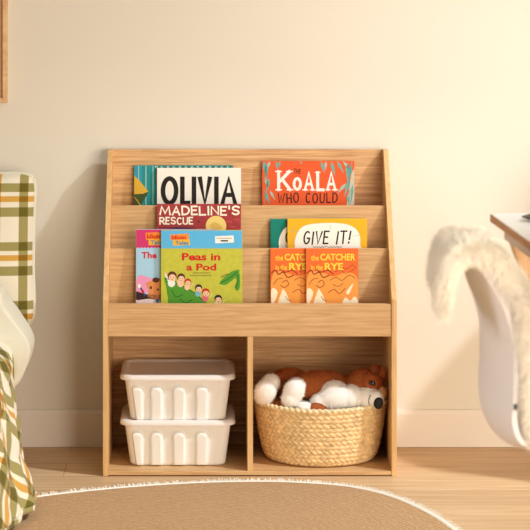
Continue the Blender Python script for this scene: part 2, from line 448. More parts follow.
b.rect(136, 298, 166, 304, flat('paper_pink', 238, 214, 214), 1)
b.oval(157.5, 299.8, 1.8, 2.0, flat('bird_blue', 70, 110, 160), 4)
t = MB(); s_ = MB()
b.text('The', 141.6, 251.8, 156.8, 258.2, CRIM, t, bold=.03)
b.text('Idiom', 146.8, 233.8, 162, 238.6, CRIM, s_, d=4, bold=.03)
b.text('Tales', 150.2, 240.2, 165, 244.4, TB, s_, d=5, bold=.03)
b.done(title_lettering=t, series_lettering=s_)

# green pea book
LIME = plain('lime_cover', rgb(192, 190, 66), .42, var=.08, vscale=90, spec=.18)
b = Book('picture_book', 'lime green and blue picture book with a pea pod, front left tier', 'book', 161, 242.3, 230.2, .0715, FC_, .010, 5, LIME, GRP)
BLU = flat('cyan_band', 92, 180, 226)
b.rect(161, 230, 243, 248.6, BLU, 1)
for i in range(25): b.oval(162.5 + i * 3.3, 248.6, 1.1, .8, LIME, 2, n=8)
b.poly([(170.2, 234.6), (188.6, 233.4), (189, 239.4), (170.8, 240.2)], ORG, 2); b.poly([(173, 239.6), (189.5, 239), (190, 244.8), (173.2, 245.6)], YEL, 3)
b.poly([(215, 236.2), (233.6, 235.4), (234, 242.4), (215.2, 243.2)], WHITE, 2)
GRY = flat('print_grey', 150, 148, 140)
b.rect(216.4, 237.8, 231.8, 238.5, GRY, 3); b.rect(220.6, 240.0, 228, 241.4, INK, 3)
for v, a, e in ((272, 193, 211), (274.6, 190, 214)):
    for i in range(int((e - a) / 2.2)): b.rect(a + i * 2.2, v, a + i * 2.2 + 1.6, v + .9, flat('olive_print', 120, 116, 50), 3)
PODG = flat('pod_green', 82, 150, 48); PODD = flat('pod_dark_green', 44, 96, 36)
b.blob([(164.6, 277.5), (172, 279), (180, 283), (188, 288), (196, 293), (204, 300), (207, 304), (172, 304), (168, 296), (166.5, 287)], PODG, 2)
b.line([(164.8, 278), (172, 280), (182, 285), (194, 292), (205, 301)], 1.0, PODD, 3, smooth=5)
b.line([(172, 290), (176, 296), (183, 294)], .8, PODD, 3, smooth=5); b.line([(180, 298), (186, 302), (192, 299)], .8, PODD, 3, smooth=5)
rr = random.Random(2)
HB = flat('hair_brown', 92, 52, 36); HR = flat('hair_red', 196, 52, 40); HK = flat('hair_black', 44, 40, 44)
for i, (u, v, r, hc, bc_) in enumerate(((172.2, 276, 4.6, HB, WHITE), (181.2, 277.4, 4.0, HB, SKIN), (187.8, 281.8, 3.4, HR, SKIN), (198.6, 287.8, 3.6, HK, flat('shirt_teal', 120, 180, 190)), (205.8, 292, 3.9, HR, flat('shirt_pink', 220, 110, 120)), (218.2, 298.4, 3.9, HK, WHITE))):
    b.oval(u - .6, v + r * 1.4, r * .8, r * .9, bc_, 3.6); b.oval(u, v - .5, r, r, hc, 4); b.oval(u + .2, v + r * .25, r * .78, r * .72, SKIN, 5)
    for e in (-.32, .36): b.oval(u + e * r, v + r * .15, .38, .45, DRK, 6, n=8)
    b.line([(u - .8, v + r * .6), (u, v + r * .72), (u + .9, v + r * .55)], .35, DRK, 6)
    b.line([(u + r, v + r * 1.3), (u + r * 1.6, v + r * .3)], 1.0, SKIN, 3)
b.line([(168.5, 280), (165.4, 274)], 1.6, WHITE, 3); b.oval(165.2, 273, 1.0, 1.2, SKIN, 4)
b.blob([(219.4, 283), (225, 276), (232, 271), (239, 269.5), (238, 274), (233, 279), (226, 284)], PODG, 2); b.blob([(234, 274), (239, 272), (240, 280), (239.4, 288), (236.5, 290), (234.6, 286), (236.6, 280)], PODG, 3)
b.line([(221, 282), (229, 278), (237, 271.5)], .8, PODD, 4, smooth=4); b.line([(236, 287), (238, 280), (237.4, 274)], .8, PODD, 4, smooth=4); b.line([(221, 277), (225, 274.5), (228, 273.5)], .9, flat('stem_brown', 120, 90, 40), 4)
t = MB(); s_ = MB()
b.text('Peas in', 182.0, 252.8, 220.2, 260.2, CRIM, t, bold=.030)
b.text('a Pod', 186.4, 263.2, 216.2, 270.2, CRIM, t, bold=.030)
b.text('Idiom', 171.6, 235.2, 186, 239.4, CRIM, s_, d=4, bold=.03)
b.text('Tales', 175.4, 240.6, 188.4, 244.6, TB, s_, d=5, bold=.03)
b.done(title_lettering=t, series_lettering=s_)

# koala book
KOR = flat('koala_orange', 226, 92, 48)
b = Book('picture_book', 'orange picture book with white serif title and teal leaves, top right tier', 'book', 262, 354.4, 161, .2635, FA, .010, 4, KOR, GRP)
LT = flat('leaf_teal', 110, 168, 156); LP = flat('leaf_pale', 160, 190, 172); BRN = flat('koala_branch', 198, 190, 170)
b.poly([(351, 175), (354.4, 168), (354.4, 206), (346, 206), (349, 190)], BRN, 1)
for (u, v, L, a, w_, mt) in ((263.5, 161, 16, 80, 1.8, LT), (267, 163, 18, 95, 1.9, LT), (270, 161, 9, 110, 1.4, LP), (265, 176, 14, 75, 1.7, LP), (269, 178, 14, 100, 1.8, LT), (264.5, 190, 16, 70, 1.8, LT), (269.5, 190, 12, 60, 1.3, LP),
    (280, 161, 7, 100, 1.2, LT), (276, 161, 10, 80, 1.3, LT), (300, 161, 4, 60, .9, LT), (321, 161, 13, 75, 1.6, LT), (326, 161, 10, 95, 1.4, LP), (331, 161, 16, 75, 1.8, LT), (337, 161, 14, 60, 1.6, LT), (343, 161, 13, 50, 1.5, LP),
    (348, 163, 16, 95, 2.0, LT), (352, 164, 20, 105, 2.0, LT), (350, 178, 20, 108, 2.0, LT), (346, 183, 14, 130, 1.6, LP), (352.5, 184, 19, 95, 1.7, LT), (347, 194, 11, 80, 1.4, LT)):
    b.leaf(u, v, L, a, w_, mt, 2)
b.line([(265, 161), (267, 180), (264.5, 203)], .6, LT, 2, smooth=5); b.line([(352, 161), (349, 182), (350, 204)], .6, LT, 2, smooth=5)
t = MB()
PW = flat('title_white', 246, 236, 226)
b.strokes('K', 278.6, 171.4, 290.0, 189.6, 3.1, PW, t, widths=[1], serif=2.9)
b.strokes('O', 294.0, 178.4, 300.4, 189.2, 2.8, PW, t, widths=[1])
b.strokes('A', 305.0, 172.4, 312.6, 189.6, 2.7, PW, t, widths=[1], serif=2.6)
b.strokes('L', 317.6, 172.4, 323.2, 189.6, 3.0, PW, t, widths=[1], serif=2.2)
b.strokes('A', 327.4, 172.4, 335.0, 189.6, 2.7, PW, t, widths=[1], serif=2.6)
b.text('THE', 293.6, 168.8, 300.6, 173.6, INK, t, d=4, bold=.0, rot=4)
b.strokes('WHO COULD', 278, 193.2, 337, 202.4, 1.15, INK, t, jit=.05, gap=.55)
b.done(title_lettering=t)

# green + yellow pair
GREEN = flat('bottle_green_cover', 22, 128, 112); MUST = flat('mustard_cover', 240, 178, 40); CLOUD = flat('cloud_white', 246, 242, 230)
def cloud(b, du):
    b.blob([(295 + du, 246), (296 + du, 236), (301 + du, 228), (309 + du, 224.5), (325 + du, 223), (343 + du, 223.6), (354 + du, 227.5), (359.5 + du, 235), (360 + du, 244), (357 + du, 254), (300 + du, 254)], CLOUD, 1)
b = Book('picture_book', 'green picture book edge showing behind the yellow one, middle right tier', 'book', 270.4, 350, 219.2, .151, FB, .010, 3, GREEN, GRP)
cloud(b, -16); t = MB(); b.strokes('G', 286, 232, 292, 243, 1.4, INK, t, widths=[1]); b.done(title_lettering=t)
b = Book('picture_book', 'mustard yellow picture book with white cloud and black hand-lettered title, middle right tier', 'book', 287.4, 367, 218.8, .140, FB, .010, 3, MUST, GRP)
cloud(b, 0); t = MB()
for (pts) in ([(289, 231), (299, 231.4)], [(292, 226), (292.5, 245)], [(352, 236), (362, 235)], [(330, 224), (330.4, 229)]): b.line(pts, .35, flat('pencil_grey', 176, 170, 150), 2)
b.strokes('GIVE IT!', 304.2, 231.6, 350.4, 243.6, 1.55, INK, t, jit=.05, shear=.12, gap=.42)
b.line([(313 + i * 1.5, 246.6 + (.9 if i % 2 else -.4) * (0 if i in (9, 10) else 1)) for i in range(20)], .45, INK, 3, t)
b.done(title_lettering=t)

# two orange paperbacks
FIRE = plain('orange_cover', rgb(232, 110, 48), .42, var=.05, vscale=30, spec=.18); AMB = flat('amber_print', 244, 160, 76); CRM = flat('cream_print', 250, 236, 200); RDK = flat('brick_print', 150, 44, 34); TY = flat('title_yellow', 240, 214, 70)
def paperback(label, u0, u1, vt, yt):
    b = Book('paperback_book', label, 'book', u0, u1, vt, yt, FC_, .009, 5, FIRE, 'orange paperbacks in the front right tier', soft=True)
    d = u0 - 306
    b.blob([(308 + d, 276), (314 + d, 271), (324 + d, 273), (334 + d, 276), (347 + d, 272), (357 + d, 278), (357 + d, 304), (307 + d, 304)], AMB, 1)
    b.blob([(306.8 + d, 290), (310 + d, 288), (313 + d, 292), (311 + d, 299), (308 + d, 304), (306.8 + d, 304)], CRM, 2)
    b.poly([(313 + d, 304), (315 + d, 297), (318.5 + d, 288), (322 + d, 293), (326 + d, 304)], CRM, 2)
    b.blob([(342 + d, 303), (345 + d, 297), (350 + d, 300), (354 + d, 296), (357 + d, 299), (357 + d, 304), (346 + d, 304)], CRM, 2)
    b.blob([(346 + d, 292), (350 + d, 286), (353 + d, 283.5), (350 + d, 291), (348 + d, 294)], CRM, 2)
    rr = random.Random(11)
    for pts, w_ in (([(307, 273), (311, 270), (314, 274), (319, 272), (323, 277), (329, 275)], 1.1), ([(316, 269), (321, 272), (328, 270), (333, 274)], .9), ([(318, 282), (322, 280), (324, 284), (320, 287), (316, 285)], .7),
                    ([(330, 280), (336, 277), (342, 280), (349, 275), (355, 278)], .6), ([(328, 292), (334, 289), (339, 293), (345, 288)], .6), ([(309, 284), (313, 279), (318, 278)], .6), ([(333, 284), (338, 286), (343, 283)], .5),
                    ([(336, 268), (341, 266), (346, 269), (352, 265), (356, 268)], .45), ([(334, 272), (340, 270), (346, 273), (354, 269)], .45), ([(321, 296), (323, 299), (326, 300)], .6)):
        b.line([(u + d, v) for u, v in pts], w_, RDK, 3, smooth=5)
    t = MB()
    b.text('the', 311 + d, 254.8, 318.6 + d, 260.4, TY, t, bold=.01)
    b.text('CATCHER', 320.2 + d, 253.6, 355.4 + d, 260.4, TY, t, bold=.025)
    b.text('in the', 311 + d, 264.4, 322.6 + d, 269.8, TY, t, bold=.01)
    b.text('RYE', 324.6 + d, 262.8, 343 + d, 269.8, TY, t, bold=.03)
    b.done(title_lettering=t)
paperback('orange paperback half covered by its twin, front right tier', 270.4, 322, 248.2, .0835)
paperback('orange paperback fully in view beside its half covered twin, front right tier', 306, 358.2, 248.2, .0735)

# ------------------------------------------------------------------ storage boxes
def rrect(hx, hy, r, n=10, per=26):
    """rounded rectangle outline: (x, y, nx, ny, side, t)"""
    out = []
    cs = [(hx - r, -(hy - r), -90), (hx - r, hy - r, 0), (-(hx - r), hy - r, 90), (-(hx - r), -(hy - r), 180)]
    for k, (cx, cy, a0) in enumerate(cs):
        for i in range(n + 1):
            a = radians(a0 + 90 * i / n); out.append((cx + r * cos(a), cy + r * sin(a), cos(a), sin(a)))
        nx_, ny_, b0 = cs[(k + 1) % 4]
        p = out[-1]; a = radians(b0); q = (nx_ + r * cos(a), ny_ + r * sin(a))
        for i in range(1, per):
            t = i / per; out.append((p[0] + (q[0] - p[0]) * t, p[1] + (q[1] - p[1]) * t, p[2], p[3]))
    return out
def storage_box(label, cx, cy, z0):
    root = thing('storage_box', label, 'box', (cx, cy, z0), (0, 0, 0), 'stacked white storage boxes')
    H = .1035
    def ring(hx, hy, r, z, groove=0.0):
        o = []
        for x, y, nx, ny in rrect(hx, hy, r, per=70):
            d = 0
            if groove and abs(ny) > .98:
                for gx in (-.0985, -.0515, .0025, .0575): d = max(d, sst(.0165, .0115, abs(x - gx)) * sst(.0885, .078, z + .010 * min(1, abs(x - gx) / .0165) ** 2))
            d *= groove
            o.append((x + nx * d, y + ny * d, z))
        return o
    m = MB(); rows = []
    rows.append([(0, 0, 0.001)] * len(ring(.1, .1, .02, 0)))
    for z, gz in [(0, .2), (.0015, .6), (.004, .95), (.01, 1), (.03, 1), (.05, 1), (.068, 1), (.072, 1), (.0745, 1), (.077, 1), (.0795, 1), (.082, 1), (.0845, 1), (.087, 1), (.089, 0), (.094, 0), (H, 0)]:
        t = z / H; hx = .1145 + .0135 * t; hy = .0845 + .0105 * t
        if z < .004: hx -= .004 * (1 - z / .004) ** 2; hy -= .004 * (1 - z / .004) ** 2
        rows.append(ring(hx, hy, .022, z, .0075 * gz))
    for z in (H, .06, .004):
        t = z / H; rows.append(ring(.1125 + .0135 * t - .002, .0825 + .0105 * t - .002, .02, z))
    rows.append([(0, 0, .004)] * len(rows[0]))
    m.grid(rows, PLASTIC, cu=True); m.build('body', root, smooth=50, fix=True)
    m = MB(); rows = []
    for off, z in ((-.014, .1035), (.000, .1035), (.001, .0995), (.0085, .0990), (.0105, .0998), (.0110, .102), (.0108, .105), (.0095, .1085), (.0068, .1112), (.003, .1122), (-.002, .1118), (-.006, .1105), (-.009, .1086), (-.013, .1080)):
        rows.append([(x, y, z) for x, y, nx, ny in rrect(.128 + off, .0955 + off, .026 + off * .7, per=20)])
    rows.append([(0, 0, .1080)] * len(rows[0]))
    m.grid(rows, LID, cu=True); m.build('lid', root, smooth=50, fix=True)
    return root
BXc = PX(177.7, 464, .06).x
storage_box('white ribbed plastic storage box on the cubby floor, under its twin', BXc, .138, .0128)
storage_box('white ribbed plastic storage box with its shaded lid in view, on top of its twin', BXc, .138, .0128 + .1084)

# ------------------------------------------------------------------ basket
BK = (PX(320.3, 400, .142).x, .142)
SEA = plain('seagrass', rgb(236, 202, 150), .75, bump=.5, bscale=900, var=.22, vscale=70, spec=.15)
SEA2 = plain('seagrass_rim', rgb(242, 218, 174), .75, bump=.5, bscale=900, var=.15, vscale=90, spec=.15)
basket = thing('basket', 'round woven seagrass basket holding a plush animal in the right cubby', 'basket', (BK[0], BK[1], .0128))
BH = .140
def bprof(t):
    # superellipse flare from base to rim
    e = min(1, max(0, t)) ** .55
    return .130 + .035 * e, .114 + .016 * e
def sag(th): return 1.035 - .05 * max(0, -sin(th)) ** 1.5
m = MB(); NR, NA = 110, 620; NROW = 13; NC = 62; rows = []
for i in range(NR + 1):
    t = i / NR; a, bb = bprof(t); z = BH * t
    rb = min(1, t / .1); sh = sqrt(max(0, 1 - (1 - rb) ** 2)); a -= .012 * (1 - sh); bb -= .010 * (1 - sh)
    row = []; rw = t * NROW; ri = int(rw); fr = rw - ri
    for j in range(NA):
        th = 2 * pi * j / NA
        ph = NC * j / NA + (.5 * (ri % 2)) + (fr - .5) * (.55 if ri % 2 else -.55)
        d = .0040 * (abs(sin(pi * ph)) ** .7) * (sin(pi * fr) ** .6 if 0 < fr < 1 else 0)
        d += .001 * noise.noise(Vector((th * 6, t * 9, 0)))
        row.append(((a - .004 + d) * cos(th), (bb - .004 + d) * sin(th), z * sag(th)))
    rows.append(row)
for t in (1.0, .6, .1, .05):
    a, bb = bprof(t); rows.append([((a - .011) * cos(2 * pi * j / NA), (bb - .011) * sin(2 * pi * j / NA), BH * t * sag(2 * pi * j / NA)) for j in range(NA)])
rows.append([(0, 0, BH * .05)] * NA)
rows.insert(0, [(0, 0, 0.0005)] * NA)
m.grid(rows, SEA, cu=True); m.build('woven_body', basket, smooth=60, fix=True)
m = MB(); rows = []
a, bb = bprof(1)
for j in range(NA):
    th = 2 * pi * j / NA; row = []
    for k in range(10):
        q = 2 * pi * k / 10; r = .0058 + .0014 * sin(th * 70 + q)
        row.append(((a - .005 + r * cos(q)) * cos(th), (bb - .005 + r * cos(q)) * sin(th), BH * sag(th) + r * .9 * sin(q)))
    rows.append(row)
m.grid(rows, SEA2, cu=True, cv=True); m.build('rim', basket, smooth=60)

# ------------------------------------------------------------------ plush
def fur(mb_v, mb_f, mb_m, base_v, base_n, base_m, count, length, width, droop, seed, lenvar=.4, clump=0.6):
    """short hair blades rooted on given surface points, appended to a mesh being built"""
    r = np.random.default_rng(seed)
    idx = r.integers(0, len(base_v), count)
    for i in idx:
        p = Vector(base_v[i]); n = Vector(base_n[i]).normalized()
        t = n.cross(Vector((r.normal(), r.normal(), r.normal()))).normalized()
        nz = noise.noise_vector(p * 14.0)
        L = length * (1 + lenvar * r.normal() * .6)
        d = (n + nz * clump + t * .35 * r.random()); d.z -= droop; d.normalize()
        d2 = Vector((d.x, d.y, d.z - droop * .8)).normalized()
        k = len(mb_v); q = p + d * L * .5; e = q + d2 * L * .5
        mb_v += [tuple(p - t * width * .5), tuple(p + t * width * .5), tuple(q + t * width * .35), tuple(q - t * width * .35), tuple(e)]
        mb_f += [(k, k + 1, k + 2, k + 3), (k + 3, k + 2, k + 4)]; mb_m += [base_m[i], base_m[i]]

BROWN = plain('brown_plush', rgb(168, 92, 48), .9, var=.16, vscale=60, spec=.1)
WHT = plain('white_plush', rgb(246, 240, 234), .9, spec=.1)
TAN = plain('tan_plush', rgb(226, 180, 136), .9, spec=.1)
BLK = plain('black_plush', rgb(34, 30, 30), .6, spec=.3)
def E(u, v, Y, ru, rd, rv, mat, rot=0):
    k = SC(Y); return (PX(u, v, Y), (ru / k, rd / k, rv / k), mat, rot)
ells = [
 E(265.5, 391.5, .075, 11.0, 10, 13.0, 1, 25), E(263.5, 394, .078, 9.5, 9.5, 10.0, 1, 0), E(271, 383, .09, 9, 10, 9, 1, 40),
 E(289, 382.5, .155, 20, 17, 14.5, 0, 0), E(280, 385, .13, 12, 12, 12, 0, -30), E(281, 404, .10, 16, 14, 7, 0, 0),
 E(294, 391, .058, 10.5, 9, 12.0, 1, 20), E(296, 385.5, .064, 9.5, 9, 7.5, 1, 0), E(290, 399, .056, 9, 8.5, 8.5, 1, 0), E(305, 408, .052, 9.5, 8, 6, 1, 10),
 E(318, 387, .125, 23, 18, 16.5, 0, 0), E(306, 386, .10, 12, 12, 12.5, 0, -30), E(328, 381, .14, 16, 14, 10, 0, 0),
 E(337, 399, .075, 22, 13, 13.5, 1, -8), E(334, 392, .085, 13, 12, 11, 1, 0), E(350, 398, .075, 14, 12, 13, 1, 0), E(322, 402, .075, 12, 10, 9, 1, 0),
 E(343, 387, .14, 16, 14, 11, 0, 0), E(364, 386.5, .12, 19, 17, 17.5, 0, 15), E(371, 383, .10, 12, 13, 11, 0, 0),
 E(367, 398.5, .072, 14, 10, 10.5, 1, 0), E(375, 399, .06, 8.5, 8, 8.5, 1, 0), E(382, 392.5, .085, 4.6, 8, 6.0, 2, 0),
 E(317, 410, .050, 10, 8, 6.5, 0, 8), E(330, 412, .12, 40, 22, 12, 0, 0), E(295, 412, .13, 28, 22, 12, 0, 0),
]
bm = bmesh.new()
for c, r, mt, rot in ells:
    M = Matrix.Translation(c) @ Matrix.Rotation(radians(rot), 4, 'Y') @ Matrix.Diagonal((r[0], r[1], r[2], 1))
    bmesh.ops.create_icosphere(bm, subdivisions=4, radius=1.0, matrix=M)
me = bpy.data.meshes.new('tmp'); bm.to_mesh(me); bm.free()
o = bpy.data.objects.new('tmp', me); COL.objects.link(o)
md = o.modifiers.new('r', 'REMESH'); md.mode = 'VOXEL'; md.voxel_size = .0019
md = o.modifiers.new('s', 'SMOOTH'); md.factor = .5; md.iterations = 7
bpy.context.view_layer.update()
pm = bpy.data.meshes.new_from_object(o.evaluated_get(bpy.context.evaluated_depsgraph_get()))
bpy.data.objects.remove(o); bpy.data.meshes.remove(me)
nv = len(pm.vertices); co = np.empty(nv * 3); pm.vertices.foreach_get('co', co); co = co.reshape(-1, 3)
no = np.empty(nv * 3); pm.vertex_normals.foreach_get('vector', no) if hasattr(pm, 'vertex_normals') else None; no = no.reshape(-1, 3)
best = np.full(nv, 1e9); vm = np.zeros(nv, int)
wob = np.array([noise.noise(Vector(p) * 120.0) for p in co]) * .05
for c, r, mt, rot in ells:
    q = co - np.array(c); a = radians(-rot)
    x = q[:, 0] * cos(a) + q[:, 2] * sin(a); z = -q[:, 0] * sin(a) + q[:, 2] * cos(a)
    rr_ = np.sqrt((x / r[0]) ** 2 + (q[:, 1] / r[1]) ** 2 + (z / r[2]) ** 2)
    d = (rr_ - 1) * min(r) + (wob * .02 if mt else 0)
    k = d < best; best[k] = d[k]; vm[k] = mt
PV = [tuple(p) for p in co]; PF = [tuple(p.vertices) for p in pm.polygons]
PM = [int(np.bincount(vm[list(f)], minlength=3).argmax()) for f in PF]
nbody = len(PF)
top = [i for i in range(nv) if co[i, 2] > .12]
fur(PV, PF, PM, co[top], no[top], vm[top], 16000, .0042, .0008, .25, 3)
pl = thing('plush_dog', 'brown and white plush dog lying on its side in the woven basket', 'stuffed animal', (BK[0], BK[1], .11))
def child_mesh(name, V, Fc, Mi, mats, parent, smooth_n=None):
    off = parent.location
    me = bpy.data.meshes.new(name); me.from_pydata([(p[0] - off[0], p[1] - off[1], p[2] - off[2]) for p in V], [], Fc)
    for mt in mats: me.materials.append(mt)
    me.polygons.foreach_set('material_index', [int(i) for i in Mi])
    me.polygons.foreach_set('use_smooth', [(i < (smooth_n if smooth_n is not None else 1e9)) for i in range(len(Fc))])
    me.update(); return link(bpy.data.objects.new(name, me), parent)
child_mesh('body', PV, PF, PM, [BROWN, WHT, TAN], pl, nbody)
def pell(name, u, v, Y, ru, rd, rv, mat, rot=0, par=pl):
    c, r, mt, rt = E(u, v, Y, ru, rd, rv, mat, rot); m = MB()
    m.ell(Vector(c) - par.location, r, mat, Matrix.Rotation(radians(rot), 3, 'Y')); return m.build(name, par, smooth=80)
pell('nose', 378.4, 403.2, .041, 4.7, 4, 6.0, BLK, 10)
GLOSS = plain('black_bead', rgb(18, 16, 18), .08, spec=.8)
pell('eye', 372.3, 383.2, .0675, 3.3, 2.2, 2.6, GLOSS, 25)
ear = pell('ear', 380.5, 375.5, .105, 6.0, 4.0, 10.5, BROWN, 8)
pell('ear', 375.0, 369.5, .10, 5.2, 4.5, 6.0, plain('dark_brown_plush', rgb(136, 72, 40), .9, spec=.1), -20)
m = MB()
pts = [PX(u, v, y) - pl.location for u, v, y in ((370.5, 395, .0465), (369.0, 398.5, .047), (368.6, 403, .048), (370.5, 407, .049))]
m.tube(spline(pts, 5), .0007, BLK, 6); m.build('mouth_stitch', pl)

# ------------------------------------------------------------------ rug
out = [(-.60, -.30), (-.494, -.225), (-.40, -.178), (-.28, -.132), (-.15, -.098), (-.02, -.082), (.10, -.088), (.23, -.130), (.336, -.245), (.424, -.47), (.46, -.75), (.42, -1.15), (.25, -1.45), (-.1, -1.6), (-.42, -1.42), (-.64, -1.1), (-.72, -.8), (-.70, -.5)]
# outline traced just inside the white fringe
ol = spline([(x, y, 0) for x, y in out], 24, True)
JUTE = bpy.data.materials.new('jute_weave'); JUTE.use_nodes = True
nt = JUTE.node_tree; bs = nt.nodes['Principled BSDF']; bs.inputs['Roughness'].default_value = .95; bs.inputs['Specular IOR Level'].default_value = .05
tc = nt.nodes.new('ShaderNodeTexCoord')
wv = nt.nodes.new('ShaderNodeTexWave'); wv.wave_type = 'RINGS'; wv.rings_direction = 'Z'; wv.inputs['Scale'].default_value = 26; wv.inputs['Distortion'].default_value = 4; wv.inputs['Detail'].default_value = 2; wv.inputs['Detail Scale'].default_value = 3
mp = nt.nodes.new('ShaderNodeMapping'); mp.inputs['Location'].default_value = (.25, .85, 0)
nt.links.new(tc.outputs['Object'], mp.inputs['Vector']); nt.links.new(mp.outputs['Vector'], wv.inputs['Vector'])
ns = nt.nodes.new('ShaderNodeTexNoise'); ns.inputs['Scale'].default_value = 160; nt.links.new(tc.outputs['Object'], ns.inputs['Vector'])
ad = nt.nodes.new('ShaderNodeMath'); ad.operation = 'MULTIPLY'; nt.links.new(wv.outputs['Fac'], ad.inputs[0]); nt.links.new(ns.outputs['Fac'], ad.inputs[1])
rp = nt.nodes.new('ShaderNodeValToRGB'); rp.color_ramp.elements[0].color = rgb(178, 142, 104); rp.color_ramp.elements[1].color = rgb(206, 170, 130); rp.color_ramp.elements[1].position = .6
nt.links.new(ad.outputs[0], rp.inputs['Fac']); nt.links.new(rp.outputs['Color'], bs.inputs['Base Color'])
bp = nt.nodes.new('ShaderNodeBump'); bp.inputs['Strength'].default_value = .5; bp.inputs['Distance'].default_value = .003
nt.links.new(ad.outputs[0], bp.inputs['Height']); nt.links.new(bp.outputs['Normal'], bs.inputs['Normal'])
rug = thing('rug', 'large round tan jute rug with white fringe on the wooden floor', 'rug', (0, 0, 0))
m = MB(); m.prism([(p.x, p.y) for p in ol], 'z', .001, .008, JUTE); m.build('mat', rug)
FR = plain('white_fringe', rgb(246, 238, 224), .9, spec=.1)
m = MB(); rr = random.Random(6); n = len(ol)
cen = Vector((-.25, -.85, 0))
Nn = []
for i in range(n):
    t = (ol[(i + 1) % n] - ol[i - 1]).normalized(); nn = Vector((t.y, -t.x, 0))
    if nn.dot(ol[i] - cen) < 0: nn = -nn
    Nn.append(nn)
rows = []
for i in range(n):
    p = ol[i]; w_ = Nn[i]
    rows.append([p - w_ * .004 + Vector((0, 0, .0085)), p + Vector((0, 0, .0105)), p + w_ * .010 + Vector((0, 0, .0085)), p + w_ * .014 + Vector((0, 0, .001))])
m.grid([[tuple(q) for q in r] for r in rows], FR, cv=True)
for i in range(n):
    p0, p1 = ol[i], ol[(i + 1) % n]; L = (p1 - p0).length; k = max(2, int(L / .0016))
    if p0.y < -.65: k = max(2, int(L / .006))
    for j in range(k):
        t = j / k + rr.random() / k; p = p0.lerp(p1, t); w_ = Nn[i].lerp(Nn[(i + 1) % n], t).normalized(); tt = Vector((-w_.y, w_.x, 0))
        ln = .018 + .014 * rr.random() + .008 * noise.noise(p * 18); sk = tt * rr.uniform(-.008, .008); wd = .0011
        a = p + w_ * .003 + Vector((0, 0, .009)); q = p + w_ * ln * .55 + sk * .5 + Vector((0, 0, .006 + .007 * rr.random())); e = p + w_ * ln + sk + Vector((0, 0, .002 + .002 * rr.random()))
        m.add([a - tt * wd, a + tt * wd, q + tt * wd, q - tt * wd, e + tt * wd * .4, e - tt * wd * .4], [(0, 1, 2, 3), (3, 2, 4, 5)], FR)
m.build('fringe', rug)

# ------------------------------------------------------------------ bed
bed = thing('bed', 'low bed along the left edge with a plaid duvet hanging over', 'bed', (-1.1, -.7, 0))
CREAM = plain('cream_cotton', rgb(220, 214, 194), .9, bump=.1, bscale=120, spec=.1, sheen=.1)
OFF = Vector((1.1, .7, 0))
def sh(mb): mb.v = [(p[0] + 1.1, p[1] + .7, p[2]) for p in mb.v]; return mb
m = MB(); m.box(-1.5, -.60, -1.7, .27, .07, .16, W_H, .006); sh(m).build('frame', bed)
for x in (-1.45, -.70):
    for y in (-1.6, .2):
        m = MB(); m.box(x, x + .05, y, y + .05, 0.0, .07, W_V, .003); sh(m).build('leg', bed)
m = MB(); m.box(-1.5, -.60, -1.7, .27, .16, .305, CREAM, .03); sh(m).build('mattress', bed)

# pale quilt rolled back in front of the pillow
def q_(u, v): p = PX(u, v, .06); return (p.x, p.z)
prof = [q_(8, 303), q_(20, 319), q_(29, 331.5), q_(33.2, 343), q_(31.5, 355), q_(26, 369), q_(20, 380), q_(10, 386), (-.591, .245), (-.593, .300), (-.64, .3095), (-.9, .31), (-1.25, .31), (-1.3, .36), (-1.2, .44), (-.9, .45), q_(-12, 283)]
ps = spline([(a, 0, c) for a, c in prof], 5, True)
cx0 = sum(p.x for p in ps) / len(ps); cz0 = .34
m = MB(); rows = []
ys = [(-.02, .55), (-.018, .8), (-.01, .93), (.005, .985), (.03, 1.0), (.08, 1.0), (.105, .985), (.118, .93), (.124, .8), (.126, .55)]
for y, k in ys:
    row = []
    for p in ps:
        wv_ = .003 * noise.noise(Vector((p.x * 9, y * 14, p.z * 12)))
        # shrink only near ends, towards the local mid-thickness
        kx = 1 - (1 - k) * .06; kz = 1 - (1 - k) * .35
        row.append((cx0 + (p.x - cx0) * kx + wv_, y, cz0 + (p.z - cz0) * kz + wv_))
    rows.append(row)
m.grid(rows, CREAM, cu=True); m.add(rows[0], [list(range(len(ps)))], CREAM); m.add(rows[-1], [list(range(len(ps)))[::-1]], CREAM)
tag(m.build('quilt', None, smooth=60, fix=True), 'pale cream quilt folded in front of the plaid pillow on the bed', 'quilt')

# plaid duvet
PL2 = plaid('plaid_duvet', .17)
m = MB(); NY, NT = 110, 90; rows = []; uvs = []
def duvet(tt, y):
    """tt metres along the cloth from the bed middle over the edge to the hem"""
    near = max(0, min(1, (-.05 - y) / .33)) * (1 - 1.0 * sst(-.38, -.74, y))              # 0 at head end, 1 near the camera
    fold = sin(y * 34 + 2.0 * sin(y * 9)) * .6 + sin(y * 61 + 1.3) * .4
    ztop = .350 + .010 * noise.noise(Vector((tt * 6, y * 7, 1))) + .012 * noise.noise(Vector((tt * 14, y * 15, 4)))
    wr = noise.noise(Vector((tt * 16 + y * 8, y * 22, 9))) * .012
    edge = .52; r = .06
    if tt < edge: x = -1.14 + tt; z = ztop - .02 * sst(.30, edge, tt)
    else:
        q = tt - edge; a = min(q / r, pi / 2)
        x = -1.14 + edge + r * sin(a); z = ztop - .02 - r * (1 - cos(a))
        if q > r * pi / 2: z -= (q - r * pi / 2)
        drop = max(0, min(1, (.30 - z) / .29))
        x += (.007 + .008 * drop) * fold * min(1, q / .05) * (.35 + .65 * drop) + drop ** 1.2 * .070 * near - .012 * (1 - drop) - .03 * (1 - drop * .6) * sst(-.36, -.72, y) * drop ** .5
        x += wr * min(1, q / .05)
        if z < .026: x += (.026 - z) * .3; z = .026
    return (x, y, z)
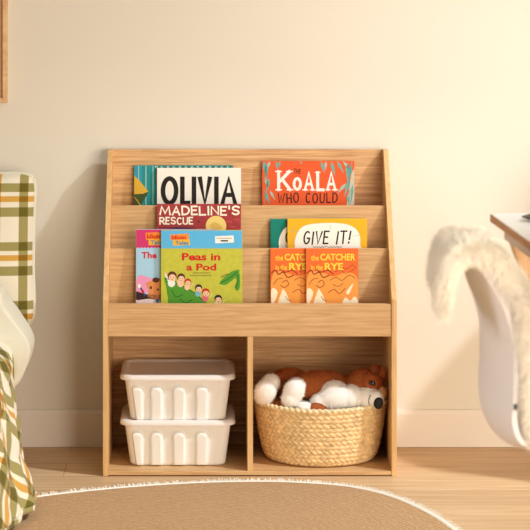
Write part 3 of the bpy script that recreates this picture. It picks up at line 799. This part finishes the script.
for i in range(NY + 1):
    y = -.012 - 1.45 * (i / NY) ** 1.35
    row = []
    for j in range(NT + 1):
        tt = .05 + (.885 - .05) * j / NT
        row.append(duvet(tt, y)); uvs.append((tt * .80 - y * .60, tt * .60 + y * .80))
    rows.append(row)
m.grid(rows, PL2)
dv = m.build('duvet', None, smooth=180)
ul = dv.data.uv_layers.new(name='UVMap')
for lp in dv.data.loops: ul.data[lp.index].uv = uvs[lp.vertex_index]
md = dv.modifiers.new('s', 'SOLIDIFY'); md.thickness = .012; md.offset = -1
tag(dv, 'olive and mustard plaid duvet draped over the side of the bed to the floor', 'duvet')

# plaid pillow
s_p = SC(.20)
PLP = plaid('plaid_pillow', 58 / s_p, (0, 0), ((0.0, .16, 0), (.60, .70, 1)))
pr = PX(36.0, 328, .20); pt = PX(34, 172.5, .20)
W_, H_ = .46, (pt.z - pr.z)
m = MB(); uvs = []; N = 44
cxp, czp = pr.x - W_ / 2, (pt.z + pr.z) / 2
for sgn in (-1, 1):
    rows = []
    for i in range(N + 1):
        row = []
        for j in range(N + 1):
            a = -1 + 2 * j / N; c = -1 + 2 * i / N
            ee = max(0, (1 - abs(a) ** 2.6)) ** .5 * max(0, (1 - abs(c) ** 2.6)) ** .5
            th = .062 * ee ** .8 + .003
            pinch = 1 - .035 * (1 - abs(c) ** 2) * abs(a) ** 3; pinch2 = 1 - .04 * (1 - abs(a) ** 2) * abs(c) ** 3
            wr = .004 * noise.noise(Vector((a * 3, c * 3, 5 + sgn))) * ee
            rd = max(abs(a), abs(c)) / max(1e-6, (abs(a) ** 11 + abs(c) ** 11) ** (1 / 11))
            x = a * W_ / 2 * pinch * rd; z = c * H_ / 2 * pinch2 * rd
            row.append((x, sgn * (th + wr), z))
            uvs.append((x + cxp - PX(19.5, 0, .20).x, -(z + czp - PX(0, 183.5, .20).z)))
        rows.append(row)
    m.grid(rows if sgn < 0 else [r[::-1] for r in rows], PLP)
    if sgn > 0:
        k = (N + 1) * (N + 1); t_ = uvs[k:]; uvs = uvs[:k]
        for i in range(N + 1): uvs += t_[i * (N + 1):(i + 1) * (N + 1)][::-1]
pw = thing('pillow', 'olive and mustard plaid pillow standing upright against the wall', 'pillow', (cxp, .205, czp), (radians(-6), 0, 0))
me = m.build('cushion', pw, smooth=180)
ul = me.data.uv_layers.new(name='UVMap')
for lp in me.data.loops: ul.data[lp.index].uv = uvs[lp.vertex_index]
m = MB(); pts = []
for k in range(200):
    q = k / 50; sd = int(q); t = -1 + 2 * (q - sd)
    a, c = ((t, -1), (1, t), (-t, 1), (-1, -t))[sd]
    pinch = 1 - .035 * (1 - abs(c) ** 2) * abs(a) ** 3; pinch2 = 1 - .04 * (1 - abs(a) ** 2) * abs(c) ** 3
    rd = 1 / (abs(a) ** 11 + abs(c) ** 11) ** (1 / 11)
    pts.append((a * W_ / 2 * pinch * rd, 0, c * H_ / 2 * pinch2 * rd))
pts.append(pts[0]); m.tube(pts, .0055, CREAM, 8, cap=False); m.build('piping', pw, smooth=80)

# ------------------------------------------------------------------ picture frame
fr = thing('wall_picture', 'pale wooden picture frame on the wall at the upper left', 'picture frame', (-.80, WY, 1.10))
FW = wood('frame_wood', rgb(214, 170, 124), rgb(236, 200, 156), (40, 60, 40))
ex = PX(7.4, 103, WY - .018); x1 = ex.x + .80; z0 = ex.z - 1.10; x0 = -.22; z1 = .26; bw = .0125
m = MB()
m.box(x0 + bw + .0001, x1 - bw - .0001, -.018, -.0005, z0, z0 + bw, FW, .0012); m.box(x0 + bw + .0001, x1 - bw - .0001, -.018, -.0005, z1 - bw, z1, FW, .0012)
m.box(x0, x0 + bw, -.018, -.0005, z0, z1, FW, .0012); m.box(x1 - bw, x1, -.018, -.0005, z0, z1, FW, .0012); m.build('moulding', fr)
m = MB(); m.box(x0 + bw, x1 - bw, -.008, -.002, z0 + bw, z1 - bw, plain('picture_print', rgb(214, 166, 128), .7, var=.1, vscale=4)); m.build('picture', fr)

# ------------------------------------------------------------------ desk
dk = thing('desk', 'white topped desk with wooden edge behind the fur covered chair', 'desk', (*PX(490, 213.5, -.97).xy, 0), (0, 0, radians(3.2)))
DZ = PX(490, 213.5, -.97).z
DW = wood('desk_edge_wood', rgb(176, 124, 84), rgb(204, 152, 108), (30, 8, 60))
DT = plain('desk_laminate', rgb(242, 238, 230), .35)
m = MB(); m.box(0, .62, -1.15, 0, DZ - .016, DZ - .0012, DW, .001); m.build('tabletop_core', dk)
m = MB(); m.box(.001, .619, -1.149, -.001, DZ - .0012, DZ, DT); m.build('tabletop_surface', dk)
AP = plain('desk_apron_paint', rgb(214, 196, 176), .6)
m = MB(); m.box(.022, .60, -1.12, -.03, DZ - .046, DZ - .016, AP, .001); m.build('apron', dk)
LW = wood('desk_leg_wood', rgb(220, 176, 128), rgb(238, 200, 154), (60, 60, 6))
for x, y, dx, dy in ((.045, -.09, .22, .0), (.575, -.09, -.06, .0), (.045, -1.08, .22, .0), (.575, -1.08, -.06, .0)):
    m = MB(); rows = []
    for z, r in ((DZ - .045, .021), (DZ - .3, .018), (0.0, .013)):
        t = 1 - z / (DZ - .045); X, Yy = x + dx * t, y + dy * t
        rows.append([(X - r, Yy - r, z), (X + r, Yy - r, z), (X + r, Yy + r, z), (X - r, Yy + r, z)])
    m.grid(rows, LW, cu=True); m.add(rows[0], [(3, 2, 1, 0)], LW); m.add(rows[-1], [(0, 1, 2, 3)], LW); m.build('leg', dk)
yt_ = F * (CZ - DZ) / (221.5 - VY) + CY; p = PX(521.5, 221.5, yt_)
m = MB()
rim = [(0, 0), (.03, .026), (.08, .046), (.15, .05), (.21, .035), (.23, 0), (.20, -.035), (.13, -.05), (.06, -.035), (.02, -.014)]
rs = [(q.x, q.y * 1.6 + q.x * .2) for q in spline([(a, b_, 0) for a, b_ in rim], 5, True)]
DKP = plain('dark_brown_ceramic', rgb(66, 50, 46), .5)
rows = [[(.115 + (x - .115) * k, y * k, z) for x, y in rs] for k, z in ((.6, 0), (.8, .001), (1, .008), (1, .0095), (.96, .0095), (.75, .004), (.1, .0035))]
m.grid(rows, DKP, cu=True); m.add(rows[0], [list(range(len(rs)))[::-1]], DKP); m.add(rows[-1], [list(range(len(rs)))], DKP)
tr = m.build('tray', None, smooth=50); tr.location = (p.x, p.y, DZ + .0003)
tag(tr, 'dark brown leaf shaped tray lying on the white desk top', 'tray')

# ------------------------------------------------------------------ chair
YN, YF = -1.60, -1.22
ch = thing('shell_chair', 'white moulded shell chair seen from the side under a fur throw', 'chair', (.62, -1.41, 0))
SHELL = plain('white_shell', rgb(238, 234, 234), .4, spec=.4)
edge_px = [(472, 256), (476, 265), (483, 274), (491, 285), (500, 300), (507, 318), (512, 338), (514, 352), (514, 385), (513, 405), (513, 424), (517, 438), (525, 446), (545, 449), (580, 448), (625, 444), (660, 443), (690, 447)]
near = [PX(u, v, YN) for u, v in edge_px]
npth = spline(near, 6)
m = MB(); rows = []; NYs = 26
TH = .008
def shell_rows(off):
    R = []
    n = len(npth)
    for i, p in enumerate(npth):
        t = (npth[min(i + 1, n - 1)] - npth[max(i - 1, 0)]).normalized(); nrm = Vector((t.z, 0, -t.x))  # outward (left / down)
        f = i / (n - 1); cup = .030 * sst(0, .25, f)
        row = []
        for j in range(NYs + 1):
            a = -1 + 2 * j / NYs; y = (YN + YF) / 2 + a * (YF - YN) / 2
            q = p + nrm * ((1 - a * a) * cup + off); q.z -= .06 * max(0, a) ** 4 * (1 - sst(0, .16, f)); row.append((q.x - .62, y + 1.41, q.z))
        R.append(row)
    return R
A = shell_rows(0); B = shell_rows(-TH)
m.grid(A, SHELL); m.grid([r[::-1] for r in B], SHELL)
for k in (0, -1):
    strip = [[A[i][k], B[i][k]] for i in range(len(A))]; m.grid(strip, SHELL)
for i in (0, -1): m.grid([A[i], B[i]], SHELL)
m.build('shell', ch, smooth=50, fix=True)
SZ = min(p.z for p in npth) - .0
for x, y in ((-.06, -.12), (-.06, .12), (.16, -.12), (.16, .12)):
    m = MB(); m.tube([(x, y, SZ + .004), (x + (.03 if x > 0 else -.03) , y * 1.35, .0)], [.014, .009], LW, 12); m.build('leg', ch)
pd = PX(515.5, 407, YN - .001)
m = MB(); m.ell((pd.x - .62, pd.y + 1.41, pd.z), (.0035, .003, .0055), BLK); m.build('rubber_plug', ch, smooth=80)

# fur throw
FURM = plain('cream_fur', rgb(255, 250, 240), .9, spec=.1)
nt = FURM.node_tree; tl = nt.nodes.new('ShaderNodeBsdfTranslucent'); tl.inputs['Color'].default_value = rgb(255, 248, 234)
mxs = nt.nodes.new('ShaderNodeMixShader'); mxs.inputs[0].default_value = .22
nt.links.new(nt.nodes['Principled BSDF'].outputs[0], mxs.inputs[1]); nt.links.new(tl.outputs[0], mxs.inputs[2]); nt.links.new(mxs.outputs[0], nt.nodes['Material Output'].inputs['Surface'])
outer = [(445, 316), (444, 303), (444, 284), (446, 266), (450, 254), (459, 246), (471, 243), (487, 244), (500, 250), (510, 259), (520, 276), (530, 298), (540, 336), (548, 384), (560, 428), (600, 438), (650, 438), (690, 440)]
inner = [(446, 316), (448, 302), (450, 288), (453, 274), (460, 264), (470, 258), (480, 260), (488, 268), (497, 280), (506, 296), (514, 316), (519, 338), (522, 365), (522, 405), (527, 436), (545, 446), (600, 444), (690, 444)]
YT0, YT1 = -1.62, -1.42
io = spline([PX(u, v, YN) for u, v in outer], 7); ii = spline([PX(u, v, YN) for u, v in inner], 7)
nP = len(io); ring_n = 18; rows = []
for i in range(nP):
    a, bq = io[i], ii[i]; mid = (a + bq) / 2; hv = (a - bq) / 2; row = []
    f = i / (nP - 1)
    for j in range(41):
        pass
    hw = (YT1 - YT0) / 2 * (.35 + .65 * sst(0, .2, f)); yc = (YT0 + YT1) / 2 - (.04 * (1 - sst(0, .16, f)))
    for k in range(60):
        q = 2 * pi * k / 60; cs, sn = cos(q), sin(q)
        yy = hw * (abs(cs) ** .35) * (1 if cs > 0 else -1); tt = (abs(sn) ** .6) * (1 if sn > 0 else -1)
        pnt = mid + hv * tt; pnt = Vector((pnt.x, yc + yy, pnt.z))
        w_ = noise.noise_vector(pnt * 16.0) * .007; row.append(tuple(pnt + w_))
    rows.append(row)
m = MB(); m.grid(rows, FURM, cu=True); m.add(rows[0], [list(range(60))[::-1]], FURM); m.add(rows[-1], [list(range(60))], FURM)
tmp = m.build('fur_throw', None, smooth=180, fix=True); me = tmp.data
nv = len(me.vertices); co = np.empty(nv * 3); me.vertices.foreach_get('co', co); co = co.reshape(-1, 3)
no = np.empty(nv * 3); me.vertex_normals.foreach_get('vector', no); no = no.reshape(-1, 3)
TV = [tuple(p) for p in co]; TF = [tuple(p.vertices) for p in me.polygons]; TM = [0] * len(TF); nb = len(TF)
# dense random surface points between the vertices
pts_ = []; nrm_ = []
rg = np.random.default_rng(9); pk = rg.integers(0, nb, 42000)
for i in pk:
    f = TF[i]; w_ = rg.dirichlet(np.ones(len(f))); pts_.append((co[list(f)] * w_[:, None]).sum(0)); nrm_.append(no[list(f)].mean(0))
fur(TV, TF, TM, pts_, nrm_, [0] * len(pts_), 42000, .015, .0014, .5, 8, clump=.9)
bpy.data.objects.remove(tmp)
me = bpy.data.meshes.new('fur_throw'); me.from_pydata(TV, [], TF); me.materials.append(FURM)
me.polygons.foreach_set('use_smooth', [i < nb for i in range(len(TF))]); me.update()
ft = link(bpy.data.objects.new('fur_throw', me))
tag(ft, 'shaggy cream fur throw hung over the back of the white chair', 'throw')

# ------------------------------------------------------------------ unseen round object added to cast a shadow on floor and wall
HH = .68
hm = thing('shadow_caster', 'round pale unseen stand-in beyond the desk, outside the right edge, added to cast a shadow', 'shadow caster', (1.08, -.03, 0))
m = MB(); rows = [[(r * cos(2 * pi * j / 96), r * sin(2 * pi * j / 96), z) for j in range(96)] for r, z in ((.001, .0005), (.21, .0005), (.22, .01), (.235, HH * .5), (.25, HH - .01), (.25, HH), (.24, HH), (.225, HH * .5), (.21, .012), (.001, .012))]
m.grid(rows, SEA2, cu=True); m.build('body', hm, smooth=40)
m = MB(); rows = [[(r * cos(2 * pi * j / 96), r * sin(2 * pi * j / 96), z) for j in range(96)] for r, z in ((.001, HH + .0005), (.254, HH + .0005), (.256, HH + .01), (.25, HH + .022), (.15, HH + .032), (.001, HH + .034))]
m.grid(rows, SEA2, cu=True); m.build('lid', hm, smooth=40)

# ------------------------------------------------------------------ light
SUN_AZ, SUN_EL, SUN_D = 63, 49, 5.5
d = Vector((sin(radians(SUN_AZ)) * cos(radians(SUN_EL)), -cos(radians(SUN_AZ)) * cos(radians(SUN_EL)), sin(radians(SUN_EL))))
tgt = Vector((.22, -.15, .22))
ld = bpy.data.lights.new('window_sun', 'SPOT'); ld.energy = 1060; ld.color = (.88, .95, 1.0); ld.shadow_soft_size = .15
ld.spot_size = radians(27); ld.spot_blend = 1.0
lo = bpy.data.objects.new('window_sun', ld); COL.objects.link(lo); lo.location = tgt + d * SUN_D
lo.rotation_euler = (-d).to_track_quat('-Z', 'Y').to_euler()
al_ = bpy.data.lights.new('left_fill', 'AREA'); al_.shape = 'RECTANGLE'; al_.size = 1.4; al_.size_y = 1.4; al_.energy = 5.5; al_.color = (1.0, .97, .95); al_.spread = radians(50)  # fill lamp added on the left to brighten the shaded chair shell
alo = bpy.data.objects.new('left_fill', al_); COL.objects.link(alo); alo.location = (-2.6, -3.6, 1.5)
alo.rotation_euler = (Vector((.6, -1.6, .55)) - alo.location).to_track_quat('-Z', 'Y').to_euler()
w = bpy.data.worlds.new('room_light'); sc.world = w; w.use_nodes = True
bg = w.node_tree.nodes['Background']; bg.inputs['Color'].default_value = (1.0, .81, .60, 1); bg.inputs['Strength'].default_value = .27
ad_ = bpy.data.lights.new('front_fill', 'AREA'); ad_.shape = 'RECTANGLE'; ad_.size = 2.4; ad_.size_y = 1.8; ad_.energy = 180; ad_.color = (1.0, .91, .77)  # soft fill added from the front right to lift the cubby interiors
ao_ = bpy.data.objects.new('front_fill', ad_); COL.objects.link(ao_); ao_.location = (1.9, -4.1, 1.0)
ao_.rotation_euler = (Vector((0, 0, .3)) - ao_.location).to_track_quat('-Z', 'Y').to_euler()

# ------------------------------------------------------------------ camera
cd = bpy.data.cameras.new('camera'); cam = bpy.data.objects.new('camera', cd); COL.objects.link(cam)
cam.location = (CX, CY, CZ); cam.rotation_euler = (radians(90), 0, 0)
cd.sensor_width = 36; cd.sensor_fit = 'HORIZONTAL'; cd.lens = F / 530 * 36
cd.shift_x = (265 - VX) / 530; cd.shift_y = -(265 - VY) / 530
cd.dof.use_dof = True; cd.dof.focus_distance = 5.40; cd.dof.aperture_fstop = 7.0
cd.clip_start = .05; cd.clip_end = 60
sc.camera = cam
sc.view_settings.view_transform = 'Standard'; sc.view_settings.look = 'None'
sc.view_settings.exposure = 0.04; sc.view_settings.gamma = 1.0
sc.view_settings.use_curve_mapping = False
